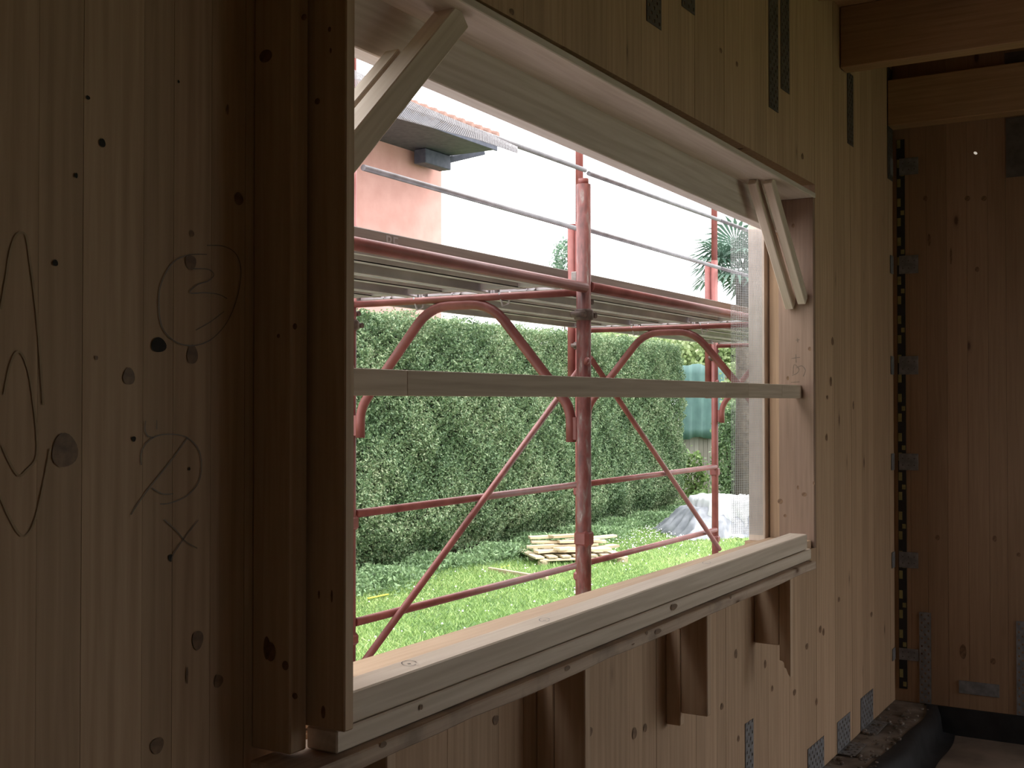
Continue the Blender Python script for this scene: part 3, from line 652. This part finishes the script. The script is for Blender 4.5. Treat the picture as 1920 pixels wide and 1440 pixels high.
# steel planks: a deck sheet with folded lips and ribs underneath
def plank(x0, x1, y0, y1, z, label):
    e = empty('steel_plank', (x0, (y0 + y1) / 2, z)); tag(e, label, 'plank', 'scaffold planks')
    box('deck', x0, x1, y0, y1, z + .030, z + .034, M_GALV, e)
    for s, yy_ in ((1, y0), (-1, y1)):
        bm = bmesh.new(); put_box(bm, 0, x1 - x0, min(0, s * .003), max(0, s * .003), 0, .034); put_box(bm, 0, x1 - x0, min(0, s * .018), max(0, s * .018), -.003, 0)
        from_bm('side_lip', bm, M_GALV, e, Matrix.Translation((x0, yy_, z)))
    ym = (y0 + y1) / 2
    bm = bmesh.new(); put_box(bm, 0, x1 - x0, -.018, .018, 0, .003); put_box(bm, 0, x1 - x0, -.018, -.015, 0, .03); put_box(bm, 0, x1 - x0, .015, .018, 0, .03)
    from_bm('rib', bm, M_GALV, e, Matrix.Translation((x0, ym, z + .004)))
    for xx_ in (x0 + .01, x1 - .06): box('end_cap', xx_, xx_ + .05, y0 + .02, y1 - .02, z + .005, z + .03, M_GALV, e)
rows = ['nearest row', 'middle row', 'outer row']
for i in (-1, 0, 1, 2):
    x0 = XS[i] + .03 if i >= 0 else XS[0] - 1.94; x1 = XS[i + 1] - .03 if i < 2 else XS[2] + 1.9
    for k in range(3):
        plank(x0, x1, 1.945 + k * .322, 1.945 + k * .322 + .312, EYE + .40, f'galvanised scaffold plank, {rows[k]}, {["left", "middle", "right", "farthest"][i + 1]} stretch of the platform')
    if i < 2:
        o = timber('toe_board', (x0 - .0, 1.925, EYE + .435), (x1, 1.925, EYE + .432), .055, .022, W_GREY)
        tag(o, f'weathered toe board along the platform, ' + ['left of the big worn post', 'right of the big worn post', 'farthest stretch'][i + 1], 'board', 'toe boards')
        if i == -1:
            fc = bpy.data.curves.new('stamped_letters', 'FONT'); fc.body = 'BE'; fc.size = .055; fc.extrude = .0004; fc.materials.append(M_GALV)
            tmp = bpy.data.objects.new('tmp', fc); me = bpy.data.meshes.new_from_object(tmp); bpy.data.objects.remove(tmp)
            fo = bpy.data.objects.new('stamped_letters', me); C.objects.link(fo)
            fo.matrix_world = Matrix.Translation((x0 + .86, 1.9125, EYE + .416)) @ Matrix.Rotation(math.radians(90), 4, 'X')
            mwl = fo.matrix_world.copy(); fo.parent = o; fo.matrix_parent_inverse = o.matrix_world.inverted(); fo.matrix_world = mwl

# ------------------------------------------------------------------ garden
bm = bmesh.new(); bmesh.ops.create_grid(bm, x_segments=60, y_segments=60, size=30)
for v in bm.verts: v.co.z += .015 * math.sin(v.co.x * 2.1) * math.cos(v.co.y * 1.7)
o = from_bm('ground', bm, M_SOIL, mw=Matrix.Translation((20, 31.7, GZ - .012))); tag(o, kind='structure')
bm = bmesh.new(); bmesh.ops.create_grid(bm, x_segments=40, y_segments=4, size=1, matrix=Matrix.Diagonal((15, 1.0, 1, 1)))
for v in bm.verts: v.co.z += .004 * math.sin(v.co.x * 7) + .004 * math.cos(v.co.y * 9)
tag(from_bm('bounce_strip', bm, M_BOUNCE, mw=Matrix.Translation((6, YO + 1.02, GZ + .012))), kind='structure')  # unseen gravel strip, added so light bouncing into the opening is less green
# lawn
def in_view(x, y, m=60):
    d = np.stack([x, y], 1); f = d @ np.array([math.cos(YAW), math.sin(YAW)]); r = d @ np.array([math.sin(YAW), -math.cos(YAW)])
    u = 960 + F * r / np.maximum(f, .1); return (f > 1) & (u > 150) & (u < 1480 + m)
n = 330000
x = rng.uniform(2.6, 20, n); y = rng.uniform(3.7, 7.4, n); k = in_view(x, y) & (y > 3.7) & (rng.uniform(0, 1, n) < np.clip(1.25 - x / 22, .3, 1)) & (y < 7.3); x, y = x[k], y[k]; n = len(x)
h = rng.uniform(.018, .05, n) * (1 + .5 * np.sin(x * 1.3) * np.cos(y * 2.1)) + np.clip((y - 6.2) * .03, 0, .04)
c = np.stack([x, y, GZ + h / 2], 1); U = np.stack([rng.normal(0, .35, n) * h, rng.normal(0, .35, n) * h, h / 2], 1)
an = rng.uniform(0, 6.28, n); V = np.stack([np.cos(an), np.sin(an), 0 * an], 1) * rng.uniform(.0025, .0055, n)[:, None]
o = quads('lawn', c, U, V, rng.uniform(0, 1, n), M_GRASS); tag(o, 'bright green lawn grass below the scaffold', 'grass', kind='stuff')
# hedge
XH0, XH1, YH, HT = 3.5, 16.8, 7.0, EYE + .865
hedge = empty('hedge', ((XH0 + XH1) / 2, YH + .6, GZ)); tag(hedge, 'tall clipped green conifer hedge behind the scaffold', 'hedge')
def relief(x, z): return .03 * np.sin(x * 1.3 + z * 1.7) + .025 * np.sin(x * 3.1 - z * 5.3) + .02 * np.sin(x * 7 + z * 9) + .02 * np.sin(x * 19 - z * 23 + 2 * np.sin(z * 7))
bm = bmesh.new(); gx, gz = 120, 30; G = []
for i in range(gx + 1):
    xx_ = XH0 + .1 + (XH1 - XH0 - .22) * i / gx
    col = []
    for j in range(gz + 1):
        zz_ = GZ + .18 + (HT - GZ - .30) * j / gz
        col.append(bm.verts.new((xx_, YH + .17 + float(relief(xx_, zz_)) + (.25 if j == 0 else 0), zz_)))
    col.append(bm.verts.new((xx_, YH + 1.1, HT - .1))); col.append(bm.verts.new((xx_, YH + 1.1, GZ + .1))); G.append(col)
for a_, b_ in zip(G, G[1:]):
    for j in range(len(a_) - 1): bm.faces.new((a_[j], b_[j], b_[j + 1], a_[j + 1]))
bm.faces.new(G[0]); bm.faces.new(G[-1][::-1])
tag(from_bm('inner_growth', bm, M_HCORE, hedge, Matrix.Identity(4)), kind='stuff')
n = 400000
x = rng.uniform(XH0, XH1, n); z = GZ + .12 + (HT - GZ - .12) * rng.uniform(0, 1, n) ** .95
clump = .5 + .5 * np.sin(x * 31 + 3 * np.sin(z * 17)) * np.sin(z * 27 + 2 * np.sin(x * 13))
y = YH + relief(x, z) + rng.exponential(.045, n) - .02 - .03 * clump + np.clip(GZ + .45 - z, 0, 1) * .7
nt_ = 60000; xt = rng.uniform(XH0, XH1, nt_); yt = rng.uniform(YH - .05, YH + 1.1, nt_); zt2 = HT + .03 * np.sin(xt * 6) + rng.normal(0, .022, nt_) + .02 * np.sin(xt * 17)
ne_ = 26000; xe = XH1 - .04 + rng.normal(0, .045, ne_) + .04 * np.sin(rng.uniform(0, 6, ne_)); ye = rng.uniform(YH, YH + 1.1, ne_); ze = rng.uniform(GZ + .1, HT, ne_)
c = np.concatenate([np.stack([x, y, z], 1), np.stack([xt, yt, zt2], 1), np.stack([xe, ye, ze], 1)])
o = leaves('foliage', c, .034, .016, M_HEDGE, hedge, up=.25, face=(0, -.3, 0)); o['kind'] = 'stuff'
for k in range(9):
    xx_ = XH0 + .6 + k * 1.12; t_ = tube('trunk', [(xx_, YH + .45, GZ - .05), (xx_ + .03, YH + .43, GZ + .6), (xx_, YH + .5, GZ + 1.4)], [.05, .04, .03], M_BARK, hedge, 8)
# undergrowth along the hedge foot
n = 54000
x = rng.uniform(5.0, 17.5, n); y = YH - .12 + rng.normal(0, .17, n) + .12 * np.sin(x * 2.7); z = GZ + rng.uniform(0, .20, n) * (.5 + .5 * np.abs(np.sin(x * 2.9 + 1)))
o = leaves('undergrowth', np.stack([x, y, z], 1), .05, .02, M_WEED, up=.6); tag(o, 'leafy weeds growing along the foot of the hedge', 'weeds', kind='stuff')
# clover flowers
bm = bmesh.new()
for k in range(900):
    if k < 420: x_, y_ = random.uniform(4.5, 16), random.uniform(2.6, 6.8)
    else: x_, y_ = random.gauss(14.5, 1.3), random.gauss(6.2, .45)
    s = random.uniform(.004, .011); bmesh.ops.create_cone(bm, segments=5, radius1=s, radius2=s * .4, depth=s, cap_ends=True, matrix=Matrix.Translation((x_, y_, GZ + random.uniform(.035, .07))))
tag(from_bm('clover_flowers', bm, M_FLOWER), 'tiny white clover flowers dotted over the lawn', 'flowers', kind='stuff')

# pile of boards on a pallet
pile_c = PZ(1075, 1040, GZ + .1)
pu = Vector((rgt.x, rgt.y, 0)).normalized(); pf = Vector((fwd.x, fwd.y, 0)).normalized()
pc = PZ(1072, 1052, GZ)
pallet = empty('pallet', (pc.x, pc.y, GZ)); tag(pallet, 'low wooden pallet on the lawn carrying the loose boards', 'pallet')
ax = (pu * .96 + pf * .28).normalized(); ay = Vector((-ax.y, ax.x, 0))
for k in range(7):
    b0 = pc + ax * (-.5 + k * .15) - ay * .42; timber('slat', b0 + Vector((0, 0, .105)), b0 + ay * .84 + Vector((0, 0, .105)), .10, .022, W_YARD, side=(0, 0, 1), parent=pallet)
for s in (-.38, 0, .38):
    b0 = pc + ay * s - ax * .5 + Vector((0, 0, .077)); timber('bearer', b0, b0 + ax * 1.0, .08, .02, W_YARD, side=(0, 0, 1), parent=pallet)
    for t in (-.45, 0, .45): b1 = pc + ay * s + ax * t; timber('foot_block', b1 + Vector((0, 0, 0)), b1 + Vector((0, 0, .067)), .09, .09, W_YARD, side=(0, 1, 0), parent=pallet)
rp_ = random.Random(5); desc = [('long', 0), ('thick', 1)]
lab = ['loose board, lowest on the left of the pile', 'loose board, lowest in the front of the pile', 'loose board, lowest at the right of the pile', 'short offcut sticking out left of the pile',
       'loose board crossing the middle of the pile', 'thick offcut near the pile\'s front left', 'loose board behind the scaffold post, middle layer', 'long board poking out right of the pile',
       'pale board in the upper layer, left', 'pale board in the upper layer, right', 'topmost pale board leaning left', 'topmost pale board pointing right']
spec = [(-.28, -.2, 0, .55, 8), (.05, -.3, 0, .7, -6), (.3, -.05, 0, .7, 20), (-.45, -.12, 1, .35, -15), (-.05, .0, 1, .8, 4), (-.2, -.3, 1, .3, 30), (.1, .15, 1, .8, -10), (.35, .25, 2, .75, 12),
        (-.22, .05, 2, .6, -8), (.1, .0, 2, .6, 6), (-.25, .12, 3, .55, -4), (.02, .1, 3.4, .62, 16)]
for (dx, dy, ly, ln, ang), l in zip(spec, lab):
    dx *= .88; dy *= .88
    d = (ax * math.cos(math.radians(ang)) + ay * math.sin(math.radians(ang))).normalized(); c0 = pc + ax * dx + ay * dy + Vector((0, 0, .117 + .016 + ly * .036))
    o = timber('loose_board', c0 - d * ln * .43 + Vector((0, 0, rp_.uniform(-.0, .02))), c0 + d * ln * .43 + Vector((0, 0, rp_.uniform(0, .03))), rp_.uniform(.09, .13), .028, W_YARD, side=(0, 0, 1))
    tag(o, l, 'board', 'boards on the pallet')
a_, b_ = PZ(917, 1068, GZ + .03), PZ(1026, 1086, GZ + .03)
tag(timber('ground_batten', a_, b_, .04, .05, W_YARD, side=(0, 0, 1)), 'thin batten lying on the grass left of the pallet', 'batten')
a_, b_ = PZ(926, 1068, GZ + .02), PZ(955, 1060, GZ + .02)
tag(timber('yellow_lath', a_, b_, .03, .01, M_YFLOWER, side=(0, 0, 1)), 'short yellow lath in the grass near the hedge foot', 'lath')
a_, b_ = PZ(690, 1122, GZ + .03), PZ(728, 1114, GZ + .03)
tag(timber('yellow_lath', a_, b_, .02, .01, M_YFLOWER, side=(0, 0, 1)), 'yellow lath in the grass by the opening\'s left edge', 'lath')

# stack wrapped in sheeting
sc_ = PZ(1375, 1008, GZ)
def drape(name, w_, d_, h_, spread, mat, parent, mw, seed, nn=28):
    r_ = random.Random(seed); bm = bmesh.new(); G = []
    for i in range(nn + 1):
        row = []
        for j in range(nn + 1):
            s, t = 2 * i / nn - 1, 2 * j / nn - 1; m_ = max(abs(s), abs(t))
            if m_ < .6: x_, y_, z_ = s / .6 * w_ / 2, t / .6 * d_ / 2, h_
            else:
                q = (m_ - .6) / .4; x_, y_ = s / m_ * (w_ / 2 + spread * q), t / m_ * (d_ / 2 + spread * q); z_ = h_ * (1 - q)
                x_ += .05 * q * math.sin(t * 17 + seed); y_ += .05 * q * math.sin(s * 19 + seed)
            row.append(bm.verts.new((x_ + r_.uniform(-.01, .01), y_ + r_.uniform(-.01, .01), max(.004, z_ + r_.uniform(-.012, .012) + .02 * math.sin(s * 6 + t * 5)))))
        G.append(row)
    for a1, b1 in zip(G, G[1:]):
        for j in range(nn): bm.faces.new((a1[j], b1[j], b1[j + 1], a1[j + 1])).smooth = True
    return from_bm(name, bm, mat, parent, mw)
st = empty('wrapped_stack', (sc_.x, sc_.y, GZ)); tag(st, 'low building-material stack under grey and white plastic sheeting at the lawn\'s end', 'stack')
rz = Matrix.Rotation(YAW - math.pi / 2 + .25, 4, 'Z')
base = Matrix.Translation((sc_.x + .2 + rgt.x * .12, sc_.y + .45 + rgt.y * .12, GZ + .005))
drape('grey_sheet', .75, .7, .36, .30, M_GREYSHEET, st, base @ rz, 2)
drape('white_sheet', .82, .74, .475, .06, M_PLASTIC, st, base @ Matrix.Translation((rgt.x * .17, rgt.y * .17 + .0, .02)) @ rz @ Matrix.Diagonal((1, 1, 1, 1)), 4)

# fence with shade cloth beyond the hedge's end
fz = 21.0
def VP(u, v, z): return CAM + ray(u, v) * z                  # at a given depth from the camera
fa, fb = VP(1262, 700, fz), VP(1440, 700, fz + 1.5); fd = (fb - fa); fd.z = 0; fl = fd.length; fd.normalize()
fence = empty('plank_fence', (fa.x, fa.y, GZ)); tag(fence, 'grey weathered plank fence beyond the end of the hedge', 'fence')
nb = 22
for k in range(nb):
    p = fa + fd * (fl * k / nb); hgt = EYE - .62 - GZ + random.uniform(-.03, .03); p = Vector((p.x, p.y, GZ + .02))
    timber('board', p, p + Vector((0, 0, hgt)), fl / nb * .92, .022, W_FENCE, side=(-fd.y, fd.x, 0), parent=fence, bevel=0)
for zz_ in (.35, 1.0): 
    p = Vector((fa.x, fa.y, GZ + zz_)) + Vector((-fd.y, fd.x, 0)) * .04; timber('cross_rail', p, p + fd * fl, .07, .04, W_FENCE, side=(-fd.y, fd.x, 0), parent=fence, bevel=0)
def cloth(u0, u1, v0, v1, label):
    a1, b1 = VP(u0, 700, fz - .15), VP(u1, 700, fz + .8); top_ = VP(u0, v0, fz - .1).z; bot = VP(u0, v1, fz - .1).z; bm = bmesh.new(); nn = 24; G = []
    for i in range(nn + 1):
        p = a1.lerp(b1, i / nn); row = []
        for j in range(9):
            zz_ = bot + (top_ - bot) * j / 8 - (.02 * math.sin(i / nn * math.pi * 4) if j in (0, 8) else 0); off_ = .025 * math.sin(i * 1.1) + .012 * math.sin(i * 2.7 + j)
            row.append(bm.verts.new((p.x - fd.y * off_ - a1.x, p.y + fd.x * off_ - a1.y, zz_ - bot)))
        G.append(row)
    for p, q in zip(G, G[1:]):
        for j in range(8): bm.faces.new((p[j], q[j], q[j + 1], p[j + 1])).smooth = True
    o = from_bm('shade_cloth', bm, M_TEAL, mw=Matrix.Translation((a1.x, a1.y, bot))); s = o.modifiers.new('t', 'SOLIDIFY'); s.thickness = .004
    return tag(o, label, 'cloth')
cloth(1274, 1362, 683, 822, 'teal green shade cloth stretched above the far plank fence')
for k, u in enumerate((1276, 1318, 1361)):
    p = VP(u, 900, fz + .1 + k * .4); o = tube('cloth_post', [(p.x, p.y, GZ), (p.x, p.y, EYE + .70)], .025, M_BARK, seg=8)
    tag(o, 'thin pole holding the teal shade cloth, ' + ['left edge', 'middle', 'right edge'][k], 'pole', 'poles of the shade cloth')

# shrubs and trees at the back
def blob(name, label, cat, cen, rx, ry, rz_, n, ln, wd, mat, grp=None, stem=True, kindp='stuff'):
    e = empty(name, (cen.x, cen.y, GZ)); tag(e, label, cat, grp)
    d = rdir(n) * (rng.uniform(.25, 1, (n, 1)) ** .4); lob = 1 + .22 * np.sin(d[:, :1] * 7 + cen.x) * np.cos(d[:, 2:] * 6)
    c = np.array(cen) + d * lob * np.array([rx, ry, rz_]); c = c[c[:, 2] > GZ + .02]
    o = leaves('foliage', c, ln, wd, mat, e); o['kind'] = kindp
    if stem:
        for k in range(4):
            q = Vector((random.uniform(-.4, .4) * rx, random.uniform(-.4, .4) * ry, 0))
            tube('branch', [(cen.x, cen.y, GZ - .02), Vector((cen.x, cen.y, (GZ + cen.z) / 2)) + q * .4, cen + q + Vector((0, 0, rz_ * .3))], [.03, .02, .008], M_BARK, e, 6)
    return e
blob('ivy_shrub', 'light green creeper climbing the plank fence next to the hedge end', 'shrub', VP(1296, 905, 19.0), .12, .3, .55, 1500, .07, .045, M_IVY, 'shrubs by the plank fence')
blob('ivy_shrub', 'bright leafy shrub between fence and wrapped stack, behind the far posts', 'shrub', VP(1325, 955, 17.6), .34, .35, .28, 4500, .06, .035, M_IVY, 'shrubs by the plank fence')
blob('ivy_shrub', 'darker tall shrub to the right of the farthest scaffold post', 'shrub', VP(1374, 860, 18.5), .17, .35, .95, 6000, .06, .035, M_WEED, 'shrubs by the plank fence')
blob('ivy_shrub', 'pale shrub seen through the white mesh', 'shrub', VP(1415, 800, 20.0), .5, .6, 1.4, 9000, .07, .04, M_TREE, 'shrubs by the plank fence')
blob('broadleaf_tree', 'pale yellow-green tree behind the teal shade cloth', 'tree', VP(1325, 672, 30), 1.3, 1.6, .85, 9000, .14, .09, M_TREE, 'trees behind the fence')
blob('broadleaf_tree', 'pale tree to the right behind the mesh strip', 'tree', VP(1415, 690, 31), 1.0, 1.5, 1.5, 9000, .14, .09, M_TREE, 'trees behind the fence')
blob('broadleaf_tree', 'pale low tree crown above the hedge, right of the big post', 'tree', VP(1185, 650, 32), 1.9, 1.5, .55, 8000, .14, .08, M_TREE, 'trees behind the fence')
blob('broadleaf_tree', 'small dark treetop left of the big worn post', 'tree', VP(1066, 490, 34), .42, .5, .75, 1500, .14, .05, M_PALM, 'trees behind the fence')
# palm
pc_ = VP(1392, 500, 17.5); palm = empty('palm_tree', (pc_.x, pc_.y, GZ)); tag(palm, 'fan palm with green fronds at the upper right of the opening', 'palm')
tube('trunk', [(pc_.x, pc_.y, GZ - .05), (pc_.x + .05, pc_.y, 1.5), (pc_.x, pc_.y, pc_.z - .1)], [.14, .12, .10], M_BARK, palm, 12)
def fan(dirv, ln, R_):
    bm = bmesh.new(); dirv = Vector(dirv).normalized(); tip = dirv * ln; s = dirv.cross(Vector((0, 0, 1))).normalized(); u_ = s.cross(dirv)
    seg = tube_mesh([Vector((0, 0, 0)), tip * .5 + Vector((0, 0, .05)), tip], [.014, .011, .008], 6); me = bpy.data.meshes.new('t'); seg.to_mesh(me); seg.free(); bm.from_mesh(me)
    for k in range(19):
        a1 = math.radians(-125 + 250 * k / 18); d = (dirv * math.cos(a1) + s * math.sin(a1)); L_ = R_ * (1 - .25 * abs(math.sin(a1 / 2)))
        side_ = (s * math.cos(a1) - dirv * math.sin(a1)) * .030
        p0 = tip; p1 = tip + d * L_ * .6 + u_ * .03; p2 = tip + d * L_ - Vector((0, 0, .16 * R_))
        v_ = [bm.verts.new(q) for q in (p0, p1 - side_, p1 + side_, p2)]; bm.faces.new((v_[0], v_[1], v_[3], v_[2]))
    return bm
for k in range(24):
    az = k * 2.399; el = -.55 + 1.5 * ((k * 7) % 24) / 24
    d = (math.cos(az) * math.cos(el), math.sin(az) * math.cos(el), math.sin(el)); from_bm('frond', fan(d, .42, .60), M_PALM, palm, Matrix.Translation(pc_))
# neighbour's house
yh = 10.5
pcn = PY(828, 300, yh); house = empty('pink_house', (pcn.x - 2, yh, GZ)); tag(house, 'pink rendered house with dark eave behind the hedge, upper left', 'house')
ez = PY(828, 232, yh).z
box('wall', pcn.x - 14, pcn.x, yh, yh + 6, GZ - .05, ez + .1, M_PINK, house)
# eave board running parallel to our wall, overhanging toward us and past the corner
eo = yh - 1.15; e1 = PY(930, 281, eo)
box('eave_soffit', e1.x - 9, e1.x, eo, yh + 6.5, e1.z, e1.z + .06, M_EAVE, house, .005)
box('fascia', e1.x - 9, e1.x, eo - .03, eo, e1.z - .02, e1.z + .14, M_EAVE, house, .005)
a_ = PY(790, 292, yh - .25); 
timber('purlin', (a_.x, yh - .22, a_.z - .0), (pcn.x - .22, yh - .22, a_.z + .0), .22, .22, M_EAVE, parent=house, bevel=.01)
timber('bracket_arm', (pcn.x - .3, yh - .24, a_.z + .03), (pcn.x + .30, yh - .6, e1.z + .13), .10, .10, M_EAVE, parent=house, bevel=.01)
for k in range(34):
    xx_ = e1.x - .11 - k * .235
    bm = tube_mesh([(0, -.08, 0), (0, .5, .17), (0, 1.2, .41)], [.085, .08, .08], 10)
    from_bm('tile_row', bm, M_TILE, house, Matrix.Translation((xx_, eo, e1.z + .17)), True)
bm = bmesh.new(); v_ = [bm.verts.new(p) for p in ((e1.x - 9, eo - .02, e1.z + .13), (e1.x, eo - .02, e1.z + .13), (e1.x, eo + 4, e1.z + 1.5), (e1.x - 9, eo + 4, e1.z + 1.5))]; bm.faces.new(v_)
from_bm('roof', bm, M_TILE, house, Matrix.Identity(4))
